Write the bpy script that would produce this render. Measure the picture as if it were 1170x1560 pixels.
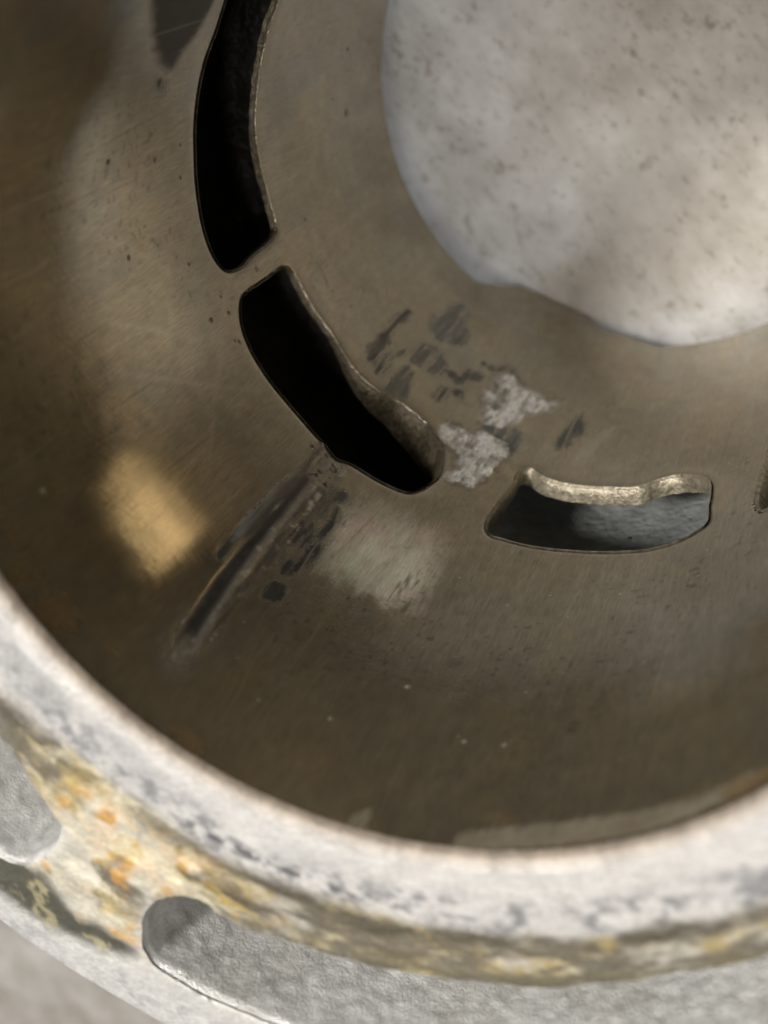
import bpy, math, numpy as np
from mathutils import Matrix, Vector

# ---------------------------------------------------------------- scene, camera, light
for o in list(bpy.data.objects):
    bpy.data.objects.remove(o)
sc = bpy.context.scene
COL = sc.collection
S = 0.027            # bore radius in metres; every length below is in bore radii
rng = np.random.default_rng(7)

CAM_POS = (0.77621, 0.89810, 1.95588)
CAM_ROT = ((0.9419487, -0.0823601, 0.3254989), (-0.0823519, 0.8831636, 0.4617794), (-0.3255009, -0.4617780, 0.8251123))
cd = bpy.data.cameras.new('camera')
cam = bpy.data.objects.new('camera', cd); COL.objects.link(cam)
M = Matrix(CAM_ROT).to_4x4(); M.translation = Vector(CAM_POS) * S
cam.matrix_world = M
cd.sensor_fit = 'VERTICAL'; cd.sensor_height = 24.0; cd.sensor_width = 18.0
cd.lens = 24.0 * 2001.06 / 1560.0
cd.clip_start = 0.002; cd.clip_end = 20
cd.dof.use_dof = True
cd.dof.focus_distance = 3.70 * S
cd.dof.aperture_fstop = (cd.lens / 1000.0) / (0.055 * S)
sc.camera = cam

world = bpy.data.worlds.new('World'); sc.world = world; world.use_nodes = True
bg = world.node_tree.nodes['Background']
bg.inputs[0].default_value = (1.0, 0.93, 0.82, 1); bg.inputs[1].default_value = 0.05

def lamp(name, pos, target, size, power, color, spread=math.pi):
    l = bpy.data.lights.new(name, 'AREA'); l.shape = 'DISK'; l.size = size * S; l.energy = power; l.color = color
    l.spread = spread
    o = bpy.data.objects.new(name, l); COL.objects.link(o)
    o.location = Vector(pos) * S
    d = (Vector(target) - Vector(pos))
    o.rotation_euler = d.to_track_quat('-Z', 'Y').to_euler()
    return o
lamp('ceiling_lamp', (1.6, 1.2, 26), (0, 0, 0), 17.0, 3.0, (1.0, 0.94, 0.86))
lamp('key_lamp', (-4.4, 4.9, 12.0), (0, 0, 0), 2.0, 1.9, (1.0, 0.96, 0.90))
lamp('added_gold_light', (7.0, 3.0, 5.2), (1.60, 0.62, -3.2), 0.45, 0.95, (1.0, 0.76, 0.45), math.radians(16))  # added warm light that makes the gold reflection in the bore
lamp('window_lamp', (-10.0, -4.0, -0.6), (-0.9, -0.3, -3.2), 5.0, 0.068, (0.80, 0.88, 1.0), math.radians(50))

cy = sc.cycles
cy.max_bounces = 5; cy.glossy_bounces = 5; cy.diffuse_bounces = 3; cy.caustics_reflective = True; cy.sample_clamp_indirect = 6.0; cy.use_denoising = True
vs = sc.view_settings
vs.view_transform = 'Standard'; vs.look = 'None'; vs.gamma = 1.0; vs.exposure = 0.0
vs.use_curve_mapping = False

# ---------------------------------------------------------------- traced measurements: (angle, height) on the bore wall
F = {
    'P1': [(-3.6353, -1.7881), (-3.5525, -1.7763), (-3.4693, -1.7731), (-3.3623, -1.7647), (-3.2627, -1.7593), (-3.1575, -1.7724), (-3.0384, -1.7933), (-2.9549, -1.8006), (-2.9205, -1.7764), (-2.9063, -1.6868), (-2.9041, -1.5779), (-2.8977, -1.5003), (-2.9115, -1.4258), (-2.9538, -1.3805), (-3.0373, -1.3542), (-3.1552, -1.3533), (-3.2649, -1.3568), (-3.3891, -1.3566), (-3.5179, -1.3689), (-3.6149, -1.3933), (-3.6861, -1.4458)],
    'P2': [(-2.8119, -1.7775), (-2.7619, -1.7971), (-2.6557, -1.795), (-2.5564, -1.8023), (-2.4475, -1.773), (-2.3598, -1.7658), (-2.3049, -1.7764), (-2.2222, -1.8062), (-2.1273, -1.7931), (-2.0568, -1.7372), (-2.0209, -1.6907), (-1.9936, -1.5693), (-1.9976, -1.4858), (-2.029, -1.3956), (-2.0723, -1.3644), (-2.1465, -1.3502), (-2.2175, -1.3421), (-2.2504, -1.3299), (-2.2814, -1.3125), (-2.3541, -1.3334), (-2.4867, -1.3447), (-2.6055, -1.3425), (-2.6969, -1.3494), (-2.7687, -1.3768), (-2.811, -1.4213), (-2.8273, -1.4783), (-2.824, -1.6276), (-2.8227, -1.7334)],
    'P3': [(-1.7915, -1.4042), (-1.7652, -1.3308), (-1.7114, -1.3179), (-1.6178, -1.3082), (-1.5052, -1.3048), (-1.4004, -1.2964), (-1.2886, -1.2853), (-1.2093, -1.2953), (-1.1543, -1.3255), (-1.1221, -1.3657), (-1.1294, -1.4633), (-1.1432, -1.6196), (-1.1804, -1.6918), (-1.2602, -1.7475), (-1.3235, -1.7425), (-1.3894, -1.7067), (-1.4779, -1.7124), (-1.5913, -1.7174), (-1.6774, -1.7372), (-1.746, -1.7806), (-1.7792, -1.7434), (-1.774, -1.6727), (-1.7857, -1.542)],
    'P4': [(-0.9684, -1.6092), (-0.9755, -1.5085), (-0.9799, -1.4096), (-0.9699, -1.3326), (-0.9366, -1.2849)],
    'end': [(-2.3896, -2.9313), (-2.3341, -2.9303), (-2.2753, -2.9623), (-2.2186, -3.048), (-2.1545, -3.1642), (-2.0395, -3.2089), (-1.9162, -3.1949), (-1.8189, -3.1397), (-1.7663, -3.0833), (-1.6361, -3.0294), (-1.5229, -2.9713)],
    'groove': [(-2.3114, -1.2904), (-2.3084, -1.1209), (-2.3059, -0.856), (-2.3014, -0.6634), (-2.2924, -0.4934), (-2.2733, -0.3043)],
    'gstrip': [(-2.3261, -1.1965), (-2.3213, -1.3111), (-2.2395, -1.3073), (-2.2438, -1.1465), (-2.2388, -0.9772), (-2.236, -0.7196), (-2.2337, -0.552), (-2.2345, -0.4175), (-2.2391, -0.2985), (-2.265, -0.2368), (-2.295, -0.3012), (-2.3029, -0.4679), (-2.308, -0.6279), (-2.3165, -0.8412), (-2.3227, -1.0337)],
    'wedge': [(-2.3297, -1.1736), (-2.3148, -1.0946), (-2.3165, -0.9475), (-2.327, -0.8264), (-2.3312, -0.7338), (-2.342, -0.7046), (-2.3602, -0.8528), (-2.3553, -0.9846)],
    'sm1': [(-2.1854, -1.1088), (-2.1597, -1.0845), (-2.1512, -0.9789), (-2.1468, -0.8524), (-2.1612, -0.7734), (-2.1901, -0.7201), (-2.2074, -0.7474), (-2.1928, -0.8419), (-2.1897, -0.9481), (-2.189, -1.0252)],
    'sm2': [(-2.2272, -1.0203), (-2.2104, -1.017), (-2.2009, -0.9343), (-2.2121, -0.8646), (-2.2273, -0.869), (-2.2354, -0.951)],
    'sm3': [(-2.2037, -0.6512), (-2.1898, -0.6936), (-2.1585, -0.6825), (-2.1554, -0.6468), (-2.1687, -0.6157), (-2.189, -0.6162)],
    'sm4': [(-2.3403, -0.8), (-2.3284, -0.7951), (-2.3312, -0.7338), (-2.3359, -0.6307), (-2.3498, -0.6318), (-2.3559, -0.7131)],
    'sm5': [(-2.2263, -1.1703), (-2.171, -1.1922), (-2.1634, -1.1523), (-2.1974, -1.1259), (-2.1992, -1.0281), (-2.2309, -1.0185)],
    'fade': [(-2.318, -0.3534), (-2.3018, -0.4088), (-2.2345, -0.4175), (-2.2325, -0.328), (-2.2305, -0.2426), (-2.2599, -0.1894), (-2.2962, -0.212)],
    'topend': [(-2.3254, -1.2152), (-2.3105, -1.3099), (-2.2498, -1.3195), (-2.2442, -1.2742), (-2.2416, -1.1831), (-2.2591, -1.1386), (-2.2971, -1.1376)],
    'a1': [(-2.4167, -2.3425), (-2.4101, -2.2907), (-2.4196, -2.1803), (-2.3979, -2.0533), (-2.3836, -1.9072), (-2.4189, -1.8941), (-2.4283, -2.0265), (-2.435, -2.1723)],
    'a2': [(-2.3426, -2.0903), (-2.3351, -2.0456), (-2.3443, -1.9479), (-2.3485, -1.8556), (-2.3616, -1.8597), (-2.3643, -1.967)],
    'a3': [(-2.2801, -2.206), (-2.2628, -2.1761), (-2.2713, -2.0974), (-2.2883, -2.0839)],
    'a4': [(-2.3055, -1.8843), (-2.2996, -2.0018), (-2.2698, -2.0239), (-2.2491, -1.9578), (-2.2383, -1.8246), (-2.2978, -1.7904)],
    'a5': [(-2.3298, -2.3912), (-2.317, -2.5798), (-2.2921, -2.6806), (-2.2436, -2.6652), (-2.231, -2.5772), (-2.1884, -2.503), (-2.1997, -2.4196), (-2.2589, -2.3307), (-2.2996, -2.3454)],
    'a6': [(-2.145, -2.0728), (-2.1305, -2.0599), (-2.1357, -1.987), (-2.1501, -1.9562), (-2.1636, -1.98)],
    'a7': [(-2.1825, -2.1657), (-2.1582, -2.2025), (-2.1152, -2.1828), (-2.1215, -2.1397), (-2.1546, -2.1612)],
    'a8': [(-2.1124, -2.2216), (-2.0997, -2.2792), (-2.0632, -2.2873), (-2.0588, -2.246), (-2.0929, -2.2249)],
    'a9': [(-2.1157, -2.0914), (-2.0957, -2.1071), (-2.087, -2.074), (-2.1056, -2.0607)],
    'a10': [(-2.0788, -2.3798), (-2.0251, -2.407), (-1.9884, -2.4575), (-1.9294, -2.4035), (-1.9323, -2.3769), (-1.9869, -2.4152), (-2.0259, -2.3744), (-2.0699, -2.3673)],
    'a11': [(-2.3032, -2.0926), (-2.2981, -2.2224), (-2.2392, -2.2776), (-2.1925, -2.2091), (-2.1985, -2.1062), (-2.2428, -2.0808)],
    'm1': [(-1.99, -2.0477), (-2.0094, -2.1796), (-2.0145, -2.265), (-2.0072, -2.3439), (-1.9615, -2.3947), (-1.9062, -2.3315), (-1.8499, -2.3335), (-1.8124, -2.2931), (-1.7716, -2.3355), (-1.8024, -2.2112), (-1.8552, -2.1298), (-1.8815, -2.0556), (-1.9261, -1.9855), (-1.97, -1.9948)],
    'm2': [(-2.075, -1.8224), (-2.0517, -1.8805), (-1.9764, -1.8761), (-1.935, -1.9203), (-1.8603, -1.8805), (-1.8548, -1.7887), (-1.8545, -1.6783), (-1.8732, -1.6108), (-1.9048, -1.5474), (-1.9681, -1.5562), (-1.9553, -1.6307), (-1.9592, -1.7003), (-2.004, -1.7309), (-2.0425, -1.7659)],
    'd1': [(-1.9666, -1.9671), (-1.9014, -2.0283), (-1.8393, -1.9958), (-1.8345, -1.8415), (-1.9269, -1.9237)],
    'd2': [(-1.7048, -1.9748), (-1.7131, -2.0511), (-1.694, -2.1631), (-1.6658, -2.2599), (-1.6418, -2.1196), (-1.6659, -2.0302), (-1.6814, -1.9454)],
    'l2': [(-1.6312, -1.9048), (-1.6186, -2.0051), (-1.581, -2.1138), (-1.5424, -2.1808), (-1.536, -2.0991), (-1.5756, -1.9558), (-1.6046, -1.8553)],
    'white': [(-2.1384, -0.8904), (-2.1574, -1.1596), (-2.1101, -1.2656), (-2.0274, -1.3048), (-1.926, -1.2818), (-1.8542, -1.2086), (-1.8398, -1.0102), (-1.8214, -0.8575), (-1.9128, -0.8628), (-2.0032, -0.857), (-2.081, -0.8523)],
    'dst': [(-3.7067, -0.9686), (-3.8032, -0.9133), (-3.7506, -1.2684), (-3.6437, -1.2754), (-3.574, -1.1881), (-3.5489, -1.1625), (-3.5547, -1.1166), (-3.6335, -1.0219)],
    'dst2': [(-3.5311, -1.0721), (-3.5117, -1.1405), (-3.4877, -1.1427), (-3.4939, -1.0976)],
    'band1': [(-1.4905, -0.0682), (-1.4618, -0.0846), (-1.3838, -0.1025), (-1.2957, -0.1163), (-1.1913, -0.117), (-1.0851, -0.1116), (-1.0057, -0.1042), (-0.9585, -0.1076), (-0.9009, -0.1059), (-0.8437, -0.104), (-0.8345, -0.0643), (-0.8944, -0.0568), (-0.9667, -0.0429), (-1.0538, -0.041), (-1.1143, -0.0415), (-1.1968, -0.0399), (-1.2672, -0.0365), (-1.3654, -0.0313), (-1.4496, -0.0263), (-1.4939, -0.0306)],
    'tri': [(-1.7306, -0.0563), (-1.7, -0.0973), (-1.6916, -0.0356), (-1.6992, -0.0115), (-1.7227, -0.0147)],
    'faint_reflection': [(-1.2935, -1.039), (-1.0785, -0.8046), (-0.9068, -0.5495), (-1.0351, -0.5036), (-1.1554, -0.4939), (-1.2196, -0.7195)],
    'specks': [(-3.3577, -2.5548, 0.0086), (-3.1415, -2.5383, 0.0147), (-3.2149, -2.4206, 0.006), (-3.315, -1.1135, 0.0072), (-3.3222, -1.2614, 0.0056), (-3.234, -1.2553, 0.0056), (-3.1089, -0.9254, 0.007), (-2.9991, -1.2169, 0.0047), (-2.8672, -1.5814, 0.0082), (-2.8671, -1.323, 0.0039), (-2.8154, -1.3284, 0.0059), (-2.8284, -1.2262, 0.0076), (-2.7381, -1.2913, 0.0049), (-2.7263, -1.3098, 0.0059), (-2.6048, -0.5903, 0.01), (-3.7166, -0.8678, 0.0115), (-2.9006, -2.0088, 0.0056), (-3.3698, -0.8689, 0.0068), (-3.5222, -1.1007, 0.0106)],
    'lspecks': [(-1.5696, -0.3789, 0.007), (-1.4742, -0.3821, 0.0062), (-1.8864, -0.3312, 0.0063), (-2.7596, -0.2739, 0.0108), (-1.7609, -0.5356, 0.0082), (-1.1, -1.1874, 0.0045), (-1.3219, -1.0458, 0.0045), (-1.5169, -1.0492, 0.0036), (-1.4445, -0.9414, 0.0039), (-1.6186, -0.9774, 0.0039), (-1.7782, -1.0604, 0.0037), (-1.1013, -1.7323, 0.0041), (-1.3906, -1.9047, 0.0043)],
    'brown': [(-2.4855, -0.4583, 0.0228)],
}
D = {
    'pocketA_end': [(-1.7627, 1.3817), (-1.8559, 1.3946), (-1.9282, 1.3949), (-1.9662, 1.3884), (-2.0068, 1.4041), (-2.0358, 1.4457), (-2.0483, 1.5231), (-2.0451, 1.6016), (-2.0299, 1.6557), (-1.9997, 1.6858), (-1.9342, 1.692), (-1.8711, 1.6911)],
    'pocketB_end': [(-2.416, 1.321), (-2.3791, 1.3343), (-2.3325, 1.3621), (-2.2895, 1.387), (-2.2526, 1.4134), (-2.2352, 1.4385), (-2.2302, 1.495), (-2.2371, 1.5695), (-2.2534, 1.6394), (-2.2786, 1.6771)],
    'groove': [(-2.2766, 1.6839), (-2.2524, 1.6428), (-2.2198, 1.6306), (-2.1896, 1.6562), (-2.1487, 1.6832), (-2.1163, 1.6764), (-2.088, 1.6687), (-2.0583, 1.6697), (-2.0501, 1.6951), (-2.0713, 1.719), (-2.1045, 1.7355), (-2.1441, 1.7565), (-2.1779, 1.7701), (-2.2215, 1.7747), (-2.2499, 1.7819)],
    'edge': [(-2.2462, 1.7963), (-2.1714, 1.7998), (-2.0999, 1.798), (-2.0222, 1.8042), (-1.9608, 1.8057)],
    'rimout': [(-2.2135, 1.9379), (-2.1621, 1.9332), (-2.108, 1.9495), (-2.0482, 1.9488), (-2.0205, 1.9598)],
}

# ---------------------------------------------------------------- numeric helpers
def vnoise(x, y, seed=0):
    g = np.random.default_rng(seed).random((256, 256))
    xi = np.floor(x).astype(int); yi = np.floor(y).astype(int)
    fx = x - xi; fy = y - yi
    fx = fx * fx * (3 - 2 * fx); fy = fy * fy * (3 - 2 * fy)
    a = g[xi % 256, yi % 256]; b = g[(xi + 1) % 256, yi % 256]
    c = g[xi % 256, (yi + 1) % 256]; d = g[(xi + 1) % 256, (yi + 1) % 256]
    return (a * (1 - fx) + b * fx) * (1 - fy) + (c * (1 - fx) + d * fx) * fy
def fbm(x, y, seed=0, n=4, gain=0.5):
    t = 0; a = 1; w = 0
    for k in range(n):
        t = t + a * vnoise(x * 2 ** k + 17.3 * k, y * 2 ** k + 5.1 * k, seed + k); w += a; a *= gain
    return t / w
def sstep(a, b, x):
    t = np.clip((x - a) / (b - a), 0, 1); return t * t * (3 - 2 * t)
def smooth_poly(P, ds, closed=True):
    P = np.array(P, float); n = len(P); out = []
    for i in range(n if closed else n - 1):
        p0, p1, p2, p3 = (P[(i - 1) % n], P[i], P[(i + 1) % n], P[(i + 2) % n])
        if not closed:
            p0 = P[max(i - 1, 0)]; p3 = P[min(i + 2, n - 1)]
        m = max(2, int(np.linalg.norm(p2 - p1) / ds))
        for k in range(m):
            t = k / m
            out.append(0.5 * ((2 * p1) + (-p0 + p2) * t + (2 * p0 - 5 * p1 + 4 * p2 - p3) * t * t + (-p0 + 3 * p1 - 3 * p2 + p3) * t ** 3))
    if not closed: out.append(P[-1])
    return np.array(out)
def resample(P, ds):
    Q = np.vstack([P, P[:1]]); L = np.concatenate([[0], np.cumsum(np.linalg.norm(np.diff(Q, axis=0), axis=1))])
    n = int(L[-1] / ds); t = np.arange(n) / n * L[-1]
    return np.stack([np.interp(t, L, Q[:, k]) for k in range(2)], 1)
def sdf(x, y, P, closed=True):
    """signed distance to a polygon (negative inside) and nearest point"""
    P = np.asarray(P); n = len(P)
    best = np.full(x.shape, 1e9); bx = np.zeros_like(x); by = np.zeros_like(x); ins = np.zeros(x.shape, bool)
    for i in range(n if closed else n - 1):
        ax, ay = P[i]; cx, cy = P[(i + 1) % n]
        dx, dy = cx - ax, cy - ay; l2 = dx * dx + dy * dy + 1e-15
        t = np.clip(((x - ax) * dx + (y - ay) * dy) / l2, 0, 1)
        qx = ax + t * dx; qy = ay + t * dy
        d = (x - qx) ** 2 + (y - qy) ** 2
        m = d < best
        best = np.where(m, d, best); bx = np.where(m, qx, bx); by = np.where(m, qy, by)
        if closed and ay != cy:
            c = ((ay > y) != (cy > y)) & (x < dx * (y - ay) / dy + ax)
            ins ^= c
    d = np.sqrt(best)
    return np.where(ins, -d, d), bx, by

# ---------------------------------------------------------------- mesh helpers
def mesh_obj(name, V, faces, mat, parent=None, attrs=None, smooth=True, uv=None):
    """V (n,3) in bore radii, faces (m,4) array (or list of arrays)"""
    me = bpy.data.meshes.new(name)
    V = np.asarray(V, np.float32) * S
    me.vertices.add(len(V)); me.vertices.foreach_set('co', V.ravel())
    fl = faces if isinstance(faces, list) else [faces]
    fl = [np.asarray(f, np.int32) for f in fl if len(f)]
    tot = np.concatenate([np.full(len(f), f.shape[1], np.int32) for f in fl])
    idx = np.concatenate([f.ravel() for f in fl])
    me.loops.add(len(idx)); me.loops.foreach_set('vertex_index', idx)
    me.polygons.add(len(tot))
    st = np.concatenate([[0], np.cumsum(tot)[:-1]]).astype(np.int32)
    me.polygons.foreach_set('loop_start', st)
    me.polygons.foreach_set('use_smooth', np.full(len(tot), smooth))
    me.update(calc_edges=True); me.validate()
    for k, a in (attrs or {}).items():
        a = np.asarray(a, np.float32)
        if a.ndim == 2:
            at = me.attributes.new(k, 'FLOAT_COLOR', 'POINT')
            at.data.foreach_set('color', np.hstack([a, np.ones((len(a), 1), np.float32)]).ravel())
        else:
            at = me.attributes.new(k, 'FLOAT', 'POINT'); at.data.foreach_set('value', a)
    if uv is not None:
        at = me.attributes.new('flat', 'FLOAT_VECTOR', 'POINT')
        at.data.foreach_set('vector', np.hstack([uv, np.zeros((len(uv), 1))]).astype(np.float32).ravel())
    me.materials.append(mat)
    o = bpy.data.objects.new(name, me); COL.objects.link(o)
    if parent: o.parent = parent
    return o
def sub_obj(name, V, faces, mask, mat, parent, attrs, uv):
    f = faces[mask]; u, inv = np.unique(f, return_inverse=True)
    return mesh_obj(name, V[u], inv.reshape(f.shape), mat, parent, {k: a[u] for k, a in attrs.items()}, True, uv[u])
def grid_faces(nu, nv, wrap=False):
    i = np.arange(nu if wrap else nu - 1); j = np.arange(nv - 1)
    I, J = np.meshgrid(i, j, indexing='ij'); I2 = (I + 1) % nu
    return np.stack([I * nv + J, I2 * nv + J, I2 * nv + J + 1, I * nv + J + 1], -1).reshape(-1, 4)
def loft(rings, closed=True):
    """rings: list of (n,3) arrays"""
    n = len(rings[0]); V = np.vstack(rings); fs = []
    k = np.arange(n if closed else n - 1); k2 = (k + 1) % n
    for r in range(len(rings) - 1):
        fs.append(np.stack([r * n + k, r * n + k2, (r + 1) * n + k2, (r + 1) * n + k], -1))
    return V, np.vstack(fs)
def cyl(th, r, z):
    th, r, z = np.broadcast_arrays(th, r, z)
    return np.stack([r * np.cos(th), r * np.sin(th), z], -1).astype(float)

# ---------------------------------------------------------------- materials
class NT:
    def __init__(self, name):
        self.m = bpy.data.materials.new(name); self.m.use_nodes = True
        self.t = self.m.node_tree; self.b = self.t.nodes['Principled BSDF']
    def n(self, typ, **kw):
        x = self.t.nodes.new(typ)
        for k, v in kw.items():
            if k.startswith('i_'):
                key = k[2:]; key = int(key) if key.isdigit() else key.replace('_', ' ')
                if isinstance(v, bpy.types.NodeSocket): self.t.links.new(v, x.inputs[key])
                else: x.inputs[key].default_value = v
            else: setattr(x, k, v)
        return x
    def link(self, a, b): self.t.links.new(a, b)
    def math(self, op, a, b=0.0, c=0.0):
        return self.n('ShaderNodeMath', operation=op, i_0=a, i_1=b, i_2=c).outputs[0]
    def attr(self, name, out='Fac'):
        return self.n('ShaderNodeAttribute', attribute_name=name).outputs[out]
    def coord(self, scale, src=None):
        if src is None: src = self.n('ShaderNodeTexCoord').outputs['Object']
        mp = self.n('ShaderNodeMapping'); self.link(src, mp.inputs[0]); mp.inputs['Scale'].default_value = scale
        return mp.outputs[0]
    def noise(self, vec, scale, detail=4.0, rough=0.55):
        return self.n('ShaderNodeTexNoise', i_Vector=vec, i_Scale=scale, i_Detail=detail, i_Roughness=rough).outputs['Fac']
    def ramp(self, fac, stops):
        r = self.n('ShaderNodeValToRGB'); self.link(fac, r.inputs[0])
        while len(r.color_ramp.elements) < len(stops): r.color_ramp.elements.new(0.5)
        for e, (p, c) in zip(r.color_ramp.elements, stops):
            e.position = p; e.color = tuple(c) + (1,) if not isinstance(c, (int, float)) else (c, c, c, 1)
        return r.outputs[0]
    def mul(self, col, fac):
        x = self.n('ShaderNodeMix', data_type='RGBA', blend_type='MULTIPLY'); x.inputs[0].default_value = 1.0
        self.link(col, x.inputs[6]); self.link(fac, x.inputs[7]); return x.outputs[2]
    def bump(self, h, strength, dist):
        b = self.n('ShaderNodeBump'); b.inputs['Strength'].default_value = strength; b.inputs['Distance'].default_value = dist * S
        self.link(h, b.inputs['Height']); self.link(b.outputs[0], self.b.inputs['Normal'])

# bore wall: worn plated metal with honing lines; colour, roughness and metalness come from the wear and painted reflections computed on the mesh
w = NT('plated_bore_metal')
flat = w.attr('flat', 'Vector')
fine = w.noise(w.coord((1, 0.10, 1), flat), 170, 2, 0.6)          # fine axial rubbing lines
w.link(w.mul(w.attr('col', 'Color'), w.ramp(fine, [(0.25, 0.80), (0.75, 1.2)])), w.b.inputs['Base Color'])
w.link(w.attr('mt'), w.b.inputs['Metallic'])
w.link(w.attr('rg'), w.b.inputs['Roughness'])
def hatch(ang):
    rot = w.n('ShaderNodeMapping'); w.link(flat, rot.inputs[0]); rot.inputs['Rotation'].default_value = (0, 0, ang)
    return w.noise(w.coord((0.05, 1, 1), rot.outputs[0]), 420, 0, 0.5)
w.bump(w.math('ADD', hatch(0.45), hatch(-0.45)), 0.035, 0.0020)
M_WALL = w.m

d = NT('stained_deck_metal')
oc = d.coord((1 / S, 1 / S, 1 / S))
n1 = d.noise(oc, 14, 6, 0.65); n2 = d.noise(oc, 70, 4, 0.6)
d.link(d.mul(d.attr('col', 'Color'), d.ramp(d.math('ADD', d.math('MULTIPLY', n1, 0.5), d.math('MULTIPLY', n2, 0.5)), [(0.3, 0.72), (0.65, 1.14)])), d.b.inputs['Base Color'])
d.link(d.attr('rg'), d.b.inputs['Roughness']); d.b.inputs['Metallic'].default_value = 0.25
d.bump(n2, 0.35, 0.012)
M_DECK = d.m

c = NT('rough_cast_aluminium')
oc = c.coord((1 / S, 1 / S, 1 / S))
n1 = c.noise(oc, 20, 5, 0.6); n2 = c.noise(oc, 130, 4, 0.65)
nbig = c.noise(oc, 5, 5, 0.65)
c.link(c.mul(c.ramp(n1, [(0.3, (0.62, 0.62, 0.61)), (0.7, (0.86, 0.86, 0.845))]), c.ramp(nbig, [(0.30, (0.80, 0.79, 0.76)), (0.55, (1, 1, 1))])), c.b.inputs['Base Color'])
c.b.inputs['Metallic'].default_value = 0.3; c.b.inputs['Roughness'].default_value = 0.33
c.bump(n2, 0.5, 0.015)
M_CAST = c.m

def lip_metal(name, c1, c2, c3):
    l = NT(name)
    oc = l.coord((1 / S, 1 / S, 1 / S))
    n1 = l.noise(oc, 55, 6, 0.7); n2 = l.noise(oc, 110, 3, 0.6)
    l.link(l.ramp(n1, [(0.3, c1), (0.5, c2), (0.72, c3)]), l.b.inputs['Base Color'])
    l.b.inputs['Metallic'].default_value = 0.55; l.b.inputs['Roughness'].default_value = 0.40
    l.bump(n2, 0.35, 0.012)
    return l.m
M_LIP = lip_metal('varnished_port_edge', (0.11, 0.098, 0.07), (0.30, 0.265, 0.195), (0.50, 0.455, 0.36))
M_EDGE = lip_metal('rubbed_port_edge', (0.28, 0.25, 0.20), (0.44, 0.40, 0.33), (0.66, 0.62, 0.54))
M_EDGE.node_tree.nodes['Principled BSDF'].inputs['Roughness'].default_value = 0.24; M_EDGE.node_tree.nodes['Principled BSDF'].inputs['Metallic'].default_value = 0.9
M_LIP2 = lip_metal('sooty_port_edge', (0.045, 0.038, 0.026), (0.12, 0.10, 0.066), (0.26, 0.22, 0.15))

def duct_metal(name, lo, hi):
    u = NT(name)
    oc = u.coord((1 / S, 1 / S, 1 / S))
    n1 = u.noise(oc, 9, 5, 0.6); n2 = u.noise(oc, 26, 3, 0.6)
    u.link(u.ramp(n1, [(0.3, lo), (0.7, hi)]), u.b.inputs['Base Color'])
    u.b.inputs['Metallic'].default_value = 0.2; u.b.inputs['Roughness'].default_value = 0.4
    u.bump(n2, 0.5, 0.03)
    return u.m
M_DUCT = duct_metal('shaded_duct_metal', (0.04, 0.036, 0.03), (0.11, 0.10, 0.085))  # darker copy of the duct metal, shade put into its colour
M_DUCT2 = duct_metal('lit_duct_metal', (0.24, 0.25, 0.245), (0.46, 0.475, 0.465))  # paler copy of the same duct metal, light put into its colour

b_ = NT('outer_casting'); oc = b_.coord((1 / S, 1 / S, 1 / S)); n2 = b_.noise(oc, 40, 4, 0.6)
b_.b.inputs['Base Color'].default_value = (0.5, 0.5, 0.48, 1); b_.b.inputs['Roughness'].default_value = 0.5; b_.b.inputs['Metallic'].default_value = 0.4
b_.bump(n2, 0.5, 0.02)
M_BODY = b_.m

k = NT('speckled_counter_laminate')
oc = k.coord((1 / S, 1 / S, 1 / S))
rt = k.n('ShaderNodeMapping'); k.link(oc, rt.inputs[0]); rt.inputs['Rotation'].default_value = (0, 0, math.radians(48))
sv = k.coord((0.7, 1.0, 1.0), rt.outputs[0])
spk = k.noise(sv, 15, 3, 0.6); spk2 = k.noise(k.coord((0.6, 1.0, 1.0), rt.outputs[0]), 34, 3, 0.6); cloud = k.noise(oc, 2.2, 4, 0.6); mid = k.noise(sv, 7, 4, 0.6)
basec = k.ramp(cloud, [(0.3, (0.42, 0.40, 0.375)), (0.7, (0.59, 0.58, 0.565))])
clus = k.math('MULTIPLY', k.math('SUBTRACT', k.noise(oc, 1.7, 3, 0.6), 0.54), 0.24)
spk = k.math('ADD', spk, clus); spk2 = k.math('ADD', spk2, clus)
x = k.mul(basec, k.ramp(spk, [(0.60, (1, 1, 1)), (0.82, (0.34, 0.28, 0.19))]))
x = k.mul(x, k.ramp(spk2, [(0.56, (1, 1, 1)), (0.84, (0.50, 0.45, 0.36))]))
x = k.mul(x, k.ramp(mid, [(0.32, (0.78, 0.76, 0.73)), (0.65, (1.06, 1.06, 1.06))]))
k.link(x, k.b.inputs['Base Color']); k.b.inputs['Roughness'].default_value = 0.42
M_COUNTER = k.m

# ---------------------------------------------------------------- the setting: counter top
Z_COUNTER = -3.214
g = np.array([-24, -12, -4, 0, 4, 12, 24.0])
gx, gy = np.meshgrid(g, g, indexing='ij')
counter = mesh_obj('counter_top', np.stack([gx.ravel(), gy.ravel(), np.full(gx.size, Z_COUNTER)], 1), grid_faces(7, 7), M_COUNTER)
counter['kind'] = 'structure'
counter['label'] = 'pale speckled counter top under the cylinder'

# ---------------------------------------------------------------- the engine cylinder
root = bpy.data.objects.new('engine_cylinder', None); COL.objects.link(root)
root.location = (0, 0, Z_COUNTER * S)
root['label'] = 'worn two-stroke engine cylinder with scored bore and stained aluminium deck'
root['category'] = 'engine cylinder'
def part(o, label=None):
    if o.parent is root: o.matrix_parent_inverse = Matrix.Translation((0, 0, -Z_COUNTER * S))
    if label: o['label'] = label
    return o

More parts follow.
